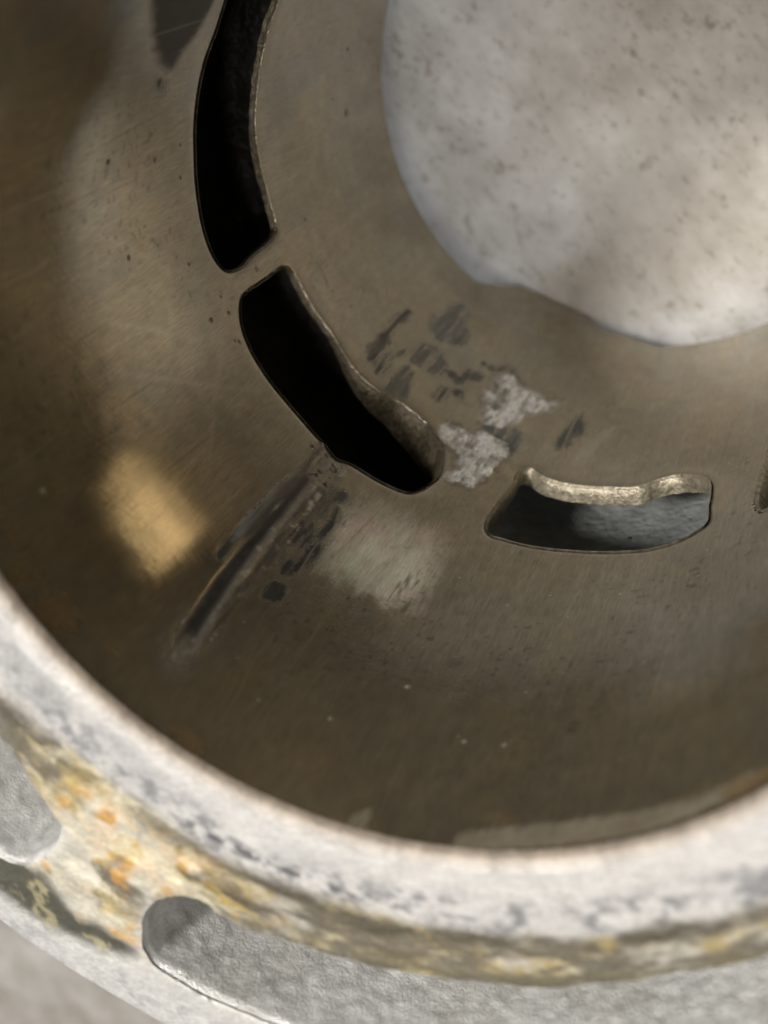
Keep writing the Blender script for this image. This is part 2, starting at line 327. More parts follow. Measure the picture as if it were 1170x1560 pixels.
# port outlines
P1 = list(F['P1'][:-1]) + [(-3.72, -1.385), (-3.86, -1.37), (-3.98, -1.40), (-4.04, -1.48), (-4.05, -1.64), (-3.98, -1.75), (-3.84, -1.785)]
P4 = [(-0.9366, -1.2849), (-0.9699, -1.3326), (-0.9799, -1.4096), (-0.9755, -1.5085), (-0.9684, -1.6092), (-0.955, -1.72), (-0.90, -1.76), (-0.65, -1.73), (-0.45, -1.76), (-0.40, -1.70), (-0.39, -1.45), (-0.42, -1.33), (-0.55, -1.29), (-0.75, -1.28)]
P5 = [(0.95 + 0.55 * math.copysign(abs(math.cos(t)) ** 0.5, math.cos(t)), -1.45 + 0.32 * math.copysign(abs(math.sin(t)) ** 0.5, math.sin(t))) for t in np.linspace(0, 2 * math.pi, 24, endpoint=False)]
PORTS = []
for nm, P, th_lip in (('P1', P1, 0.010), ('P2', F['P2'], 0.012), ('P3', F['P3'], 0.048), ('P4', P4, 0.07), ('P5', P5, 0.06)):
    Q = resample(smooth_poly(P, 0.004), 0.0065)
    a = 0.5 * np.sum(Q[:, 0] * np.roll(Q[:, 1], -1) - np.roll(Q[:, 0], -1) * Q[:, 1])
    if a < 0: Q = Q[::-1]
    t = np.arange(len(Q))
    nr = np.roll(Q, -1, 0) - np.roll(Q, 1, 0); nr = np.stack([nr[:, 1], -nr[:, 0]], 1); nr /= np.linalg.norm(nr, axis=1, keepdims=True)
    Q = Q + nr * ((fbm(t * 0.11, t * 0 + 3.3, 5, 3) - 0.5) * 0.005)[:, None]
    tv = np.full(len(Q), th_lip)
    if nm == 'P2': tv = th_lip + 0.11 * sstep(-2.55, -2.08, Q[:, 0])
    PORTS.append((nm, Q, nr, tv))

# ---- bore wall grid
DT = 0.0042
th = np.concatenate([np.arange(-4.12, -0.72, DT), np.arange(-0.72, 2 * math.pi - 4.12 - 0.012, 0.024)])
z_rows = np.concatenate([np.arange(-0.03, -2.66, -DT), np.linspace(-2.66, -2.94, 60)])
ends = np.array(F['end'])[3:-1]
et = np.array([-4.2, -2.30, -2.2753, *ends[:, 0] * 1.0, -1.52, -0.06, 0.02, 0.54, 0.60, 0.78, 1.0, 1.5, 1.75, 2.2])
ez = np.array([-2.94, -2.935, -2.96, *ends[:, 1] * 1.0, -2.95, -2.94, -2.77, -2.72, -2.95, -3.14, -3.21, -3.21, -2.95, -2.94])  # includes an unseen skirt notch added to shape the gold reflection
def z_end(t): return np.interp(t, et, ez) + (0.010 + 0.09 * sstep(-0.1, 0.1, t) * sstep(0.68, 0.5, t)) * (fbm(t * 14, t * 0 + 1.7, 31, 3) - 0.5)
nu, nv = len(th), len(z_rows)
TH, ZZ = np.meshgrid(th, z_rows, indexing='ij')
low = np.clip((-2.66 - ZZ) / 0.28, 0, 1)
ZZ = np.where(low > 0, -2.66 + low * (z_end(TH) + 2.66), ZZ)
x = TH.ravel().copy(); y = ZZ.ravel().copy()
inside = np.zeros(len(x), bool)
for nm, Q, nr, tl in PORTS:
    step = DT if Q[:, 0].max() < -0.8 else 0.024
    for off in (0, -2 * math.pi, 2 * math.pi):
        lo = Q.min(0) - 0.05; hi = Q.max(0) + 0.05
        m = np.where((x + off > lo[0]) & (x + off < hi[0]) & (y > lo[1]) & (y < hi[1]))[0]
        if len(m) == 0: continue
        sd, bx, by = sdf(x[m] + off, y[m], Q)
        snap = np.abs(sd) < step * 0.62
        x[m] = np.where(snap, bx - off, x[m]); y[m] = np.where(snap, by, y[m])
        inside[m[(sd < 0) & ~snap]] = True
# wear fields and painted reflections
N = len(x)
base = np.array([0.315, 0.275, 0.198])
col = np.tile(base, (N, 1)); rg = np.full(N, 0.085); mt = np.full(N, 0.78); h = np.zeros(N)
big = fbm(x * 3.1, y * 2.3, 3, 4); blot = fbm(x * 9, y * 6, 11, 4); streak = fbm(x * 70, y * 3.5, 21, 3)
col *= (0.86 + 0.28 * big)[:, None] * (0.88 + 0.24 * streak)[:, None]
gold = sstep(0.52, 0.70, blot)[:, None]; col = col * (1 - 0.25 * gold) + gold * 0.25 * np.array([0.42, 0.32, 0.19])
olive = sstep(0.55, 0.75, fbm(x * 6, y * 5, 41, 4))[:, None]; col = col * (1 - 0.35 * olive) + olive * 0.35 * np.array([0.24, 0.23, 0.18])
# brown varnish below and around the transfer ports
varn = sstep(-1.15, -1.75, y) * sstep(-2.8, -2.0, y) * sstep(0.38, 0.62, fbm(x * 5, y * 3.2, 51, 4))
col = col * (1 - 0.45 * varn[:, None]) + 0.45 * varn[:, None] * np.array([0.37, 0.30, 0.185]); rg += 0.03 * varn
rg += 0.03 * (fbm(x * 4, y * 4, 61, 3) - 0.5) + 0.02 * (fbm(x * 24, y * 24, 62, 3) - 0.5)
col *= (0.86 + 0.28 * fbm(x * 22, y * 22, 63, 4))[:, None]
NZ1 = fbm(x * 45, y * 16, 71, 4) - 0.5; NZ2 = fbm(x * 90, y * 90, 81, 4) - 0.5
faces = grid_faces(nu, nv, True)
labels = {}
def region(key, grow, soft, warp=0.012):
    P = smooth_poly(F[key], 0.01) if isinstance(key, str) else key
    lo = P.min(0) - 0.08; hi = P.max(0) + 0.08
    m = np.where((x > lo[0]) & (x < hi[0]) & (y > lo[1]) & (y < hi[1]))[0]
    sd, _, _ = sdf(x[m], y[m], P)
    sd = sd + warp * 2.0 * NZ1[m] + warp * NZ2[m] - grow
    return m, 1 - sstep(-soft, soft, sd), sd
def paint(m, a, c=None, r=None, t=None):
    a_ = a[:, None]
    if c is not None: col[m] = col[m] * (1 - a_) + a_ * c
    if r is not None: rg[m] = rg[m] * (1 - a) + a * r
    if t is not None: mt[m] = mt[m] * (1 - a) + a * t
regs = []
# burnished, lighter rubbed patch beside the score
m, a, sd = region('white', 0.012, 0.065, 0.06)
a = a * sstep(-1.40, -0.98, y[m]) * (0.65 + 0.5 * sstep(-2.12, -1.97, x[m])) * sstep(-1.79, -1.90, x[m])
a = np.clip(a * (0.7 + 0.6 * fbm(x[m] * 50, y[m] * 6, 93, 3)), 0, 1)
tex = 0.75 + 0.6 * fbm(x[m] * 40, y[m] * 7, 91, 3) * (0.6 + 0.8 * fbm(x[m] * 12, y[m] * 12, 92, 3))
paint(m, a * 0.80, np.clip(tex, 0.4, 1.3)[:, None] * (np.array([0.98, 0.90, 0.77]) + (fbm(x[m] * 14, y[m] * 8, 94, 3) - 0.5)[:, None] * np.array([0.2, -0.12, 0.06])), 0.20, 0.75)
for q_ in range(14):
    gx_, gy_ = rng.uniform(-1.92, -1.83), rng.uniform(-1.02, -0.84); gl = rng.uniform(0.02, 0.05)
    mm = np.where((np.abs(x - gx_) < 0.03) & (np.abs(y - gy_) < 0.09))[0]; dd = np.hypot((x[mm] - gx_) / 0.0045, (y[mm] - gy_) / gl)
    paint(mm, (1 - sstep(0.4, 1.1, dd)) * 0.55, np.array([0.20, 0.20, 0.12]), 0.3, 0.8)
regs.append(('rubbed_patch', m[a > 0.5]))
# dark reflection painted into the colour high on the wall
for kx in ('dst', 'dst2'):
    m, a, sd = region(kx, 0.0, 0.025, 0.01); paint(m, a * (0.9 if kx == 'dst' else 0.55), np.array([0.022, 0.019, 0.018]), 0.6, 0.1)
    if kx == 'dst': regs.append(('dark_reflection', m[a > 0.6]))
# scuff marks
DK = np.array([0.060, 0.058, 0.055])
for kx, c_, op in (('a1', (0.085, 0.08, 0.075), .85), ('a2', (0.09, 0.085, 0.08), .85), ('a3', (0.12, 0.11, 0.10), .7), ('a4', (0.15, 0.145, 0.13), .75), ('a5', (0.21, 0.205, 0.175), .75),
                   ('a6', (0.09, 0.075, 0.07), .8), ('a7', (0.11, 0.10, 0.09), .75), ('a8', (0.12, 0.12, 0.11), .7), ('a9', (0.10, 0.09, 0.09), .8), ('a10', (0.10, 0.095, 0.09), .8),
                   ('a11', (0.19, 0.175, 0.15), .5), ('d1', (0.17, 0.155, 0.135), .7), ('d2', (0.13, 0.125, 0.11), .55), ('l2', (0.46, 0.42, 0.33), .55),
                   ('sm1', (0.08, 0.072, 0.062), .85), ('sm2', (0.10, 0.09, 0.08), .8), ('sm3', (0.09, 0.08, 0.07), .75), ('sm4', (0.08, 0.075, 0.075), .8), ('sm5', (0.14, 0.125, 0.10), .6),
                   ('wedge', (0.26, 0.265, 0.265), .8)):
    m, a, sd = region(kx, 0.004, 0.018, 0.018)
    stx = 0.45 + 1.1 * fbm(x[m] * 120, y[m] * 7, 95, 3); fr_ = fbm(x[m] * 95, y[m] * 6, 96, 4)
    if kx == 'l2': paint(m, a * op * sstep(0.35, 0.6, fr_), np.array(c_), 0.3, 0.8)
    else: paint(m, np.clip(a * (op + 0.25) * ((0.55 if kx[:2] == 'sm' else 0.22) + 1.0 * sstep(0.34, 0.56, fr_ + 0.25 * NZ2[m])), 0, 1), np.clip(stx, .3, 1.7)[:, None] * (np.array([0.94, 1.0, 0.98]) * np.mean(c_) * (0.42 if np.mean(c_) < 0.135 else 0.75)), 0.45, 0.3)
    h[m] -= 0.0003 * a
    regs.append(('pale_streak' if kx == 'l2' else 'scuff_mark', m[a > 0.5]))
# green-grey stain has a dark right border
m, a, sd = region('a5', 0.0, 0.006, 0.010); edge = np.exp(-(sd / 0.010) ** 2) * sstep(-2.27, -2.20, x[m]); paint(m, edge * 0.7, np.array([0.10, 0.10, 0.085]))
# the deep score
m, a, sd = region('gstrip', 0.004, 0.010, 0.012)
stx = fbm(x[m] * 130, y[m] * 10, 101, 3); rough_ = fbm(x[m] * 50, y[m] * 40, 102, 4)
paint(m, a * 0.8, (0.0 + 1.15 * stx + 0.9 * (rough_ - .5)).clip(0.1, 2)[:, None] * np.array([0.26, 0.235, 0.185]), 0.36, 0.8)
pale = sstep(0.55, 0.66, rough_) * sstep(0.45, 0.6, stx) * a
paint(m, pale * 0.8, np.array([0.62, 0.60, 0.53]), 0.35, 0.6)
h[m] += a * (-0.001 + 0.0022 * (rough_ - 0.5) + 0.0018 * (stx - 0.5))
regs.append(('score_mark', m[a > 0.4]))
m, a, sd = region('fade', 0.0, 0.04, 0.02); paint(m, a * 0.5 * fbm(x[m] * 60, y[m] * 8, 104, 3) * 1.5, np.array([0.45, 0.43, 0.38]), 0.4, 0.6)
gp = smooth_poly(F['groove'], 0.01, False)
mm = np.where((x > -2.40) & (x < -2.20) & (y < -0.22) & (y > -1.36))[0]
sd, bx, by = sdf(x[mm], y[mm], gp, False)
wd = 0.010 + 0.010 * sstep(-1.05, -0.5, by) + 0.014 * NZ1[mm] + 0.005 * NZ2[mm]
gr = (1 - sstep(wd * 0.5, wd * 1.4 + 0.003, sd)) * sstep(-0.285, -0.36, y[mm] + 0.06 * NZ1[mm])
paint(mm, gr * 0.95, np.array([0.014, 0.013, 0.012]), 0.6, 0.1); h[mm] -= 0.0010 * gr
# black smudges beside the groove
smg = (np.exp(-((x[mm] - bx - 0.034) / 0.028) ** 2) + 1.0 * np.exp(-((x[mm] - bx + 0.020) / 0.013) ** 2)) * (sd < 0.10) * sstep(0.42, 0.60, fbm(x[mm] * 34, y[mm] * 6, 103, 4)) * sstep(-0.30, -0.5, y[mm])
paint(mm, np.clip(smg * 1.15, 0, 1) * 0.92, np.array([0.035, 0.032, 0.028]), 0.5, 0.3)
# pale ridge along the groove's near side
rd = np.exp(-((sd - 0.028) / 0.010) ** 2) * (x[mm] > bx) * (0.3 + 0.9 * (NZ2[mm] + 0.5)); paint(mm, np.clip(rd * 0.7, 0, 1), np.array([0.46, 0.44, 0.39]), 0.36, 0.7); h[mm] += 0.0008 * rd
m, a, sd = region('topend', 0.0, 0.012, 0.014)
tx = fbm(x[m] * 55, y[m] * 55, 111, 4); paint(m, a * 0.8, (0.35 + 1.1 * tx)[:, None] * np.array([0.36, 0.33, 0.26]), 0.36, 0.7)
pit = sstep(0.60, 0.68, tx) * a; paint(m, pit, np.array([0.05, 0.045, 0.035]), 0.4); h[m] += 0.003 * a * (tx - 0.5) - 0.002 * pit
for px_, py_, pr_ in ((-2.335, -1.325, .011), (-2.352, -1.278, .007), (-2.30, -1.295, .008), (-2.262, -1.255, .010)):
    mm = np.where((np.abs(x - px_) < 0.05) & (np.abs(y - py_) < 0.05))[0]; dd = np.hypot(x[mm] - px_, (y[mm] - py_) * 0.9) / pr_
    rim = np.exp(-((dd - 1) / 0.35) ** 2); paint(mm, rim * 0.75, np.array([0.06, 0.055, 0.05])); h[mm] += 0.004 * (1 - sstep(0.5, 1.1, dd))
# bare metal where the plating has torn off
for kx in ('m1', 'm2'):
    m, a, sd = region(kx, 0.004, 0.016, 0.024)
    tx = fbm(x[m] * 24, y[m] * 16, 121, 5, 0.5); t2 = fbm(x[m] * 110, y[m] * 30, 122, 3); t3 = fbm(x[m] * 9 + 4, y[m] * 9, 123, 3)
    paint(m, a * np.clip(0.72 + 1.3 * (t2 - 0.42), 0, 1), np.clip(0.72 + 1.7 * (tx - 0.5) + 1.0 * (t2 - .5), 0.25, 1.0)[:, None] * np.array([0.97, 0.97, 0.94]), 0.28, 0.75)
    h[m] += a * (0.002 + 0.016 * (tx - 0.5) + 0.003 * (t2 - .5) + 0.024 * (t3 - 0.5))
    dk_ = np.exp(-((sd - 0.010) / 0.007) ** 2) * sstep(0.4, 0.6, t3); paint(m, dk_ * 0.6, np.array([0.06, 0.055, 0.05]), 0.4, 0.4)
    regs.append(('bare_metal_patch', m[a > 0.5]))
# lighter band along the rim, faint reflection painted into the colour, small flakes near the mouth
m, a, sd = region('band1', 0.0, 0.014, 0.010); paint(m, a * 0.8, (0.75 + 0.5 * fbm(x[m] * 16, y[m] * 30, 125, 3))[:, None] * np.array([0.42, 0.37, 0.28]), 0.40, 0.45)
regs.append(('pale_band', m[a > 0.5]))
m, a, sd = region('tri', 0.0, 0.008, 0.006); paint(m, a * 0.6, np.array([0.40, 0.36, 0.26]), 0.45, 0.35)
m, a, sd = region('faint_reflection', 0.0, 0.10, 0.05); paint(m, a * 0.33, np.array([0.42, 0.40, 0.36]), 0.34, 0.5)
# specks, pits, dust
for (sx, sy, sr) in [q for q in F['specks'] if q[2] < 0.0099 or q[1] < -1]:
    mm = np.where((np.abs(x - sx) < 0.06) & (np.abs(y - sy) < 0.10))[0]
    dd = np.hypot(x[mm] - sx, (y[mm] - sy) * 0.75) / sr + 0.8 * NZ2[mm]
    paint(mm, (1 - sstep(0.2, 1.5, dd)) * (0.35 if sr > 0.0095 and sy > -1 else 0.92), np.array([0.03, 0.026, 0.02]), 0.5, 0.3)
ex = [(rng.uniform(-2.2, -1.0), rng.uniform(-1.2, -0.25), rng.uniform(0.0012, 0.0028)) for _ in range(26)]
for (sx, sy, sr) in F['lspecks'] + ex:
    mm = np.where((np.abs(x - sx) < 0.04) & (np.abs(y - sy) < 0.06))[0]
    dd = np.hypot(x[mm] - sx, (y[mm] - sy) * 0.8) / sr
    paint(mm, (1 - sstep(0.4, 1.2, dd)) * 0.55, np.array([0.56, 0.52, 0.38]), 0.5, 0.2)
for q_ in range(170):
    gx_, gy_ = rng.uniform(-3.7, -0.9), rng.uniform(-2.7, -0.15); gl = rng.uniform(0.03, 0.28); sl = rng.normal() * 0.06
    mm = np.where((np.abs(x - gx_) < 0.03) & (np.abs(y - gy_) < gl))[0]
    dd = np.abs(x[mm] - gx_ - sl * (y[mm] - gy_)) / 0.0035
    aa = (1 - sstep(0.3, 1.2, dd)) * (1 - (np.abs(y[mm] - gy_) / gl) ** 2) * rng.uniform(0.10, 0.34)
    paint(mm, aa, np.array([0.55, 0.50, 0.40]) if rng.random() < 0.5 else np.array([0.08, 0.07, 0.055]), 0.25)
for gx_, gy_, gl, sl in ((-2.75, -0.95, 0.34, -0.55), (-2.95, -0.85, 0.30, -0.5), (-2.62, -1.0, 0.26, 0.6), (-3.15, -0.9, 0.3, -0.6)):
    mm = np.where((np.abs(x - gx_) < 0.35) & (np.abs(y - gy_) < gl))[0]
    dd = np.abs(x[mm] - gx_ - sl * (y[mm] - gy_)) / 0.012
    paint(mm, np.exp(-dd ** 2) * (1 - (np.abs(y[mm] - gy_) / gl) ** 2) * 0.22, np.array([0.50, 0.46, 0.37]), 0.22)
dots = sstep(0.80, 0.90, vnoise(x * 75, y * 75, 133)) * sstep(0.45, 0.7, fbm(x * 3, y * 3, 134, 3)); col *= (1 - 0.35 * dots)[:, None]
# light cleaned band and burnish round the port rims
for nm, Q, nr, tl in PORTS[:4]:
    lo = Q.min(0) - 0.12; hi = Q.max(0) + 0.12
    mm = np.where((x > lo[0]) & (x < hi[0]) & (y > lo[1]) & (y < hi[1]))[0]
    sd, _, _ = sdf(x[mm], y[mm], Q[::3]); band = np.exp(-np.clip(sd, 0, None) / 0.03)
    paint(mm, band * 0.35, np.array([0.44, 0.38, 0.29]), 0.24); h[mm] -= 0.006 * np.exp(-np.clip(sd, 0, None) / 0.012)
m = np.where(y > -0.2)[0]; rustm = sstep(0.56, 0.68, fbm(x[m] * 7, y[m] * 16, 131, 4)) * sstep(-0.2, -0.08, y[m]); paint(m, rustm * 0.6, np.array([0.30, 0.19, 0.07]), 0.4, 0.5)
h += 0.0012 * (fbm(x * 5, y * 4, 141, 3) - 0.5)
V = cyl(x, 1.0 - h, y)
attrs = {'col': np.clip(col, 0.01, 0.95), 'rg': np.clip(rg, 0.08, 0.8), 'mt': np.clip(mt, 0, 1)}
uv = np.stack([x, y], 1)
keep = ~inside[faces].any(1)
cxy = np.stack([x[faces[:, :3]].mean(1), y[faces].mean(1)], 1)
keep &= np.ptp(np.where(np.abs(np.ptp(x[faces], axis=1))[:, None] > 3, 0, x[faces]), axis=1) < 3
# drop slivers of faces whose corners all sit on the outline but lie inside a port
for nm, Q, nr, tl in PORTS:
    fx = x[faces].mean(1); fy = y[faces].mean(1)
    cand = np.where(keep & (fx > Q[:, 0].min()) & (fx < Q[:, 0].max()) & (fy > Q[:, 1].min()) & (fy < Q[:, 1].max()))[0]
    if len(cand):
        sd, _, _ = sdf(fx[cand], fy[cand], Q); keep[cand[sd < -1e-4]] = False
owner = np.zeros(len(faces), np.int32)
for i, (nm, idx) in enumerate(regs):
    vm = np.zeros(N, bool); vm[idx] = True
    owner[vm[faces].all(1)] = i + 1
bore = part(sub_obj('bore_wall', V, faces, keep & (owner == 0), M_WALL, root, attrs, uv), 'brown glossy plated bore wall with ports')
LB = {'score_mark': 'deep dark axial score running up from the middle port', 'rubbed_patch': 'pale rubbed patch beside the score', 'dark_reflection': 'dark pointed reflection painted on the wall', 'pale_streak': 'pale streak right of the torn plating'}
nb = 0
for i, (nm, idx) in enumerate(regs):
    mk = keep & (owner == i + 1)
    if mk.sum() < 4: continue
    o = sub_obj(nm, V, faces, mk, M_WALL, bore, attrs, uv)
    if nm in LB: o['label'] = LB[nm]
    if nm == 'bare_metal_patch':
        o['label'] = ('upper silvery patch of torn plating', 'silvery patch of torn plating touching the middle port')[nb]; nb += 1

# ---- ports: lip, duct
for nm, Q, nr, tl in PORTS:
    n = len(Q); t = np.arange(n)
    jit = fbm(t * 0.25, t * 0 + 1.1, 151, 3) - 0.5
    def ring(inset, r, jz=0.0):
        q = Q - nr * (inset + jz * jit)[:, None] if np.ndim(inset + jz * jit) else Q - nr * inset
        return q, np.broadcast_to(r, (n,)).astype(float)
    rings = []; kk = 0.5 if nm in ('P1', 'P2') else 0.6
    for inset, r, jz in ((-0.001, 0.9985, 0), (0.003, 1.003, 0.002), (0.008, 1.0 + 0.010 * kk, 0.004), (0.012, 1.0 + 0.016 * kk, 0.006), (0.013, 1.0 + 0.016 * kk + tl * 0.5, 0.008), (0.014, 1.0 + 0.016 * kk + tl, 0.010)):
        q, r_ = ring(inset * kk if inset > 0 else inset, r, jz * (0.7 + 0.3 * kk)); rings.append(cyl(q[:, 0], r_ + (0 if jz < 0.004 else 0.006 * kk * jit), q[:, 1]))
    Vr, fr = loft(rings)
    nf = 2 * n
    lip = part(mesh_obj('port_lip', Vr, fr[nf:], M_LIP2 if nm in ('P1', 'P2') else M_LIP, root)); part(mesh_obj('port_edge', Vr[:3 * n], fr[:nf], M_EDGE if nm in ('P1', 'P2') else M_LIP, root)); tl = tl + 0.016 * kk
    zc = 0.5 * (Q[:, 1].min() + Q[:, 1].max()); hh_ = 0.5 * np.ptp(Q[:, 1]); tc = 0.5 * (Q[:, 0].min() + Q[:, 0].max()); hw = 0.5 * np.ptp(Q[:, 0])
    q0 = Q - nr * 0.014 * kk
    wl = sstep(0.1, -0.8, (q0[:, 1] - zc) / hh_)
    q1 = q0.copy(); q1[:, 1] -= 0.50 * wl; q1[:, 0] += 0.03 * (q0[:, 0] - tc) / hw
    rr = [cyl(q0[:, 0], 1.0 + tl - 0.002, q0[:, 1]), cyl(q1[:, 0], 1.0 + tl + 0.004, q1[:, 1])]
    RB = 1.21 if nm in ('P3', 'P4') else 1.34
    for f_, rad in ((0.4, 1.0 + tl + 0.4 * (RB - 1 - tl)), (0.75, 1.0 + tl + 0.8 * (RB - 1 - tl)), (1.0, RB)):
        q2 = q1.copy(); q2[:, 1] -= 0.16 * f_ * (1 - wl)
        rr.append(cyl(q2[:, 0], rad, q2[:, 1]))
    for sc_ in (0.85, 0.6, 0.3, 0.02):
        q3 = np.array([tc, q2[:, 1].mean()]) + (q2 - np.array([tc, q2[:, 1].mean()])) * sc_
        rr.append(cyl(q3[:, 0], RB + 0.03 * (1 - sc_ ** 2), q3[:, 1]))
    Vd, fd = loft(rr)
    part(mesh_obj('transfer_duct', Vd, fd, M_DUCT2 if nm in ('P3', 'P4') else M_DUCT, root))

# ---- bore mouth: turned chamfer between bore and deck
tt = np.concatenate([np.arange(-2.9, -0.5, 0.01), np.arange(-0.5, 2 * math.pi - 2.9 - 0.02, 0.05)])
rings = []; cc = []; rgc = []
for r, z in ((0.9995, -0.0305), (1.000, -0.028), (1.003, -0.018), (1.010, -0.009), (1.020, -0.004), (1.030, -0.0015), (1.0372, 0.0)):
    rings.append(cyl(tt, r, z))
    s_ = fbm(tt * 30, tt * 0 + r * 9, 161, 3)
    mx = np.clip((r - 1.004) / 0.026, 0, 1); cc.append((0.70 + 0.6 * s_)[:, None] * (np.array([0.34, 0.285, 0.23]) * (1 - mx) + mx * np.array([0.52, 0.50, 0.48]))); rgc.append(0.55 + 0.1 * s_)
Vc, fc = loft(rings)
part(mesh_obj('bore_chamfer', Vc, fc, M_DECK, root, {'col': np.vstack(cc), 'rg': np.concatenate(rgc)}))

# ---- deck face with water pockets
PA = list(D['pocketA_end'])
PA = PA + [(-1.75, 1.69), (-1.3, 1.69), (-0.9, 1.69), (-0.62, 1.68), (-0.52, 1.58), (-0.54, 1.45), (-0.62, 1.36), (-0.85, 1.32), (-1.10, 1.325), (-1.35, 1.345), (-1.55, 1.362)]
PB = [(-2.416, 1.321)] + list(D['pocketB_end'])[1:9] + [(-2.29, 1.672), (-2.40, 1.685), (-2.70, 1.69), (-2.95, 1.69), (-3.05, 1.60), (-3.05, 1.42), (-2.96, 1.33), (-2.70, 1.315)]
PC = [(0.55 + 0.7 * math.copysign(abs(math.cos(t)) ** 0.4, math.cos(t)), 1.52 + 0.17 * math.copysign(abs(math.sin(t)) ** 0.6, math.sin(t))) for t in np.linspace(0, 2 * math.pi, 30, endpoint=False)]
PD = [(a_ + 1.75, r_) for a_, r_ in PC]
POCKETS = []
for P in (PA, PB, PC, PD):
    A = np.array(P, float); A[:, 0] *= 1.5                     # work in near-isotropic arc length
    Q = resample(smooth_poly(A, 0.006), 0.008)
    a = 0.5 * np.sum(Q[:, 0] * np.roll(Q[:, 1], -1) - np.roll(Q[:, 0], -1) * Q[:, 1])
    if a < 0: Q = Q[::-1]
    t = np.arange(len(Q)); nr = np.roll(Q, -1, 0) - np.roll(Q, 1, 0); nr = np.stack([nr[:, 1], -nr[:, 0]], 1); nr /= np.linalg.norm(nr, axis=1, keepdims=True)
    Q = Q + nr * ((fbm(t * 0.07, t * 0 + 2.2, 171, 4) - 0.5) * 0.022)[:, None]
    POCKETS.append((Q, nr))
dth = np.concatenate([np.arange(-3.2, -0.4, 0.0050), np.arange(-0.4, 2 * math.pi - 3.2 - 0.01, 0.02)])
dr = np.concatenate([[1.0372, 1.042], np.arange(1.048, 1.80, 0.0062), np.linspace(1.80, 1.93, 24)])
T2, R2 = np.meshgrid(dth, dr, indexing='ij'); nx, ny = len(dth), len(dr)
dx = T2.ravel().copy() * 1.5; dy = R2.ravel().copy(); din = np.zeros(len(dx), bool)
for Q, nr in POCKETS:
    lo = Q.min(0) - 0.05; hi = Q.max(0) + 0.05
    for off in (0, -3 * math.pi, 3 * math.pi):
        m = np.where((dx + off > lo[0]) & (dx + off < hi[0]) & (dy > lo[1]) & (dy < hi[1]))[0]
        if len(m) == 0: continue
        sd, bx, by = sdf(dx[m] + off, dy[m], Q)
        st = 0.0075 if Q[:, 0].max() < -0.6 else 0.03
        snap = np.abs(sd) < st * 0.6
        dx[m] = np.where(snap, bx - off, dx[m]); dy[m] = np.where(snap, by, dy[m]); din[m[(sd < 0) & ~snap]] = True
ta = dx / 1.5
dz = np.zeros(len(dx))
e = np.clip((dy - 1.80) / 0.13, 0, 1); dz += -0.018 * e - 0.10 * np.clip(e - 0.62, 0, 1) ** 2 * 6
px = dy * np.cos(ta); py = dy * np.sin(ta)
n_a = fbm(px * 7, py * 7, 201, 5); n_b = fbm(px * 20, py * 20, 202, 6, 0.6); n_c = fbm(px * 3 + 9, py * 3, 203, 4)
sx_ = ta * 1.2
n_t = fbm(sx_ * 9, dy * 26, 204, 5, 0.6); n_f = fbm(sx_ * 26, dy * 42, 205, 5, 0.62)
dc = np.tile(np.array([0.63, 0.62, 0.61]), (len(dx), 1)) * (0.86 + 0.28 * n_a)[:, None]
drg = np.full(len(dx), 0.42)
def dp(a, c_, r=None):
    global dc, drg
    a = np.clip(a, 0, 1); dc = dc * (1 - a[:, None]) + a[:, None] * np.asarray(c_)
    if r is not None: drg = drg * (1 - a) + a * r
wob = 0.07 * (n_c - 0.5) + 0.05 * (n_t - 0.5)
left = sstep(-1.9, -2.3, ta)
rr_ = dy + wob
# blue-grey speckled wear between the clean inner land and the stained band
dp(sstep(1.08 - 0.02 * left, 1.14, rr_) * sstep(1.27, 1.20, rr_) * sstep(0.38, 0.70, n_f) * 0.85, (0.20, 0.20, 0.215))
dp(left * sstep(1.05, 1.09, rr_) * sstep(1.30, 1.20, rr_) * sstep(0.36, 0.66, n_a) * 0.55, (0.28, 0.28, 0.29))
# cream to olive deposit ring along the pockets
dep = sstep(1.17, 1.23, rr_) * sstep(1.75, 1.55, dy)
q1 = fbm(sx_ * 14, dy * 20, 206, 6, 0.6); q2 = fbm(sx_ * 10 + 3, dy * 24, 207, 6, 0.62); q3 = fbm(px * 6 + 5, py * 6, 211, 6, 0.62)
crm = np.array([0.60, 0.55, 0.40]); olv = np.array([0.36, 0.28, 0.10]); brn = np.array([0.085, 0.070, 0.040]); gry = np.array([0.40, 0.39, 0.37])
mixc = crm + (olv - crm) * sstep(0.32, 0.66, q1)[:, None]
mixc = mixc + (gry - mixc) * (0.7 * sstep(0.46, 0.64, q3))[:, None]
mixc = mixc + (brn - mixc) * (0.92 * sstep(0.36, 0.60, q2 + 0.06 * sstep(-1.9, -1.4, ta)))[:, None]
dp(dep * 0.9, mixc, 0.55)
crust = dep * (0.016 * (q1 - 0.5) + 0.010 * (q2 - 0.5)); dz += crust
dp(sstep(1.04, 1.10, rr_) * sstep(1.22, 1.14, rr_) * sstep(0.46, 0.70, q3) * 0.35, (0.40, 0.40, 0.40))
# dark scalloped tide line
tl_ = 1.225 + 0.03 * (fbm(sx_ * 5, sx_ * 0 + .5, 208, 3) - 0.5) * 2 + 0.012 * left
dp(np.exp(-((dy + 0.5 * wob - tl_) / 0.022) ** 2) * sstep(0.34, 0.5, n_a) * 0.9 * (1 - 0.3 * left), (0.09, 0.078, 0.055), 0.55)
tl2 = 1.325 + 0.02 * (fbm(sx_ * 6, sx_ * 0 + .9, 209, 3) - 0.5) * 2
dp(np.exp(-((dy + 0.4 * wob - tl2) / 0.014) ** 2) * sstep(0.40, 0.55, n_b) * 0.8 * sstep(-2.0, -1.7, ta), (0.16, 0.145, 0.09), 0.55)
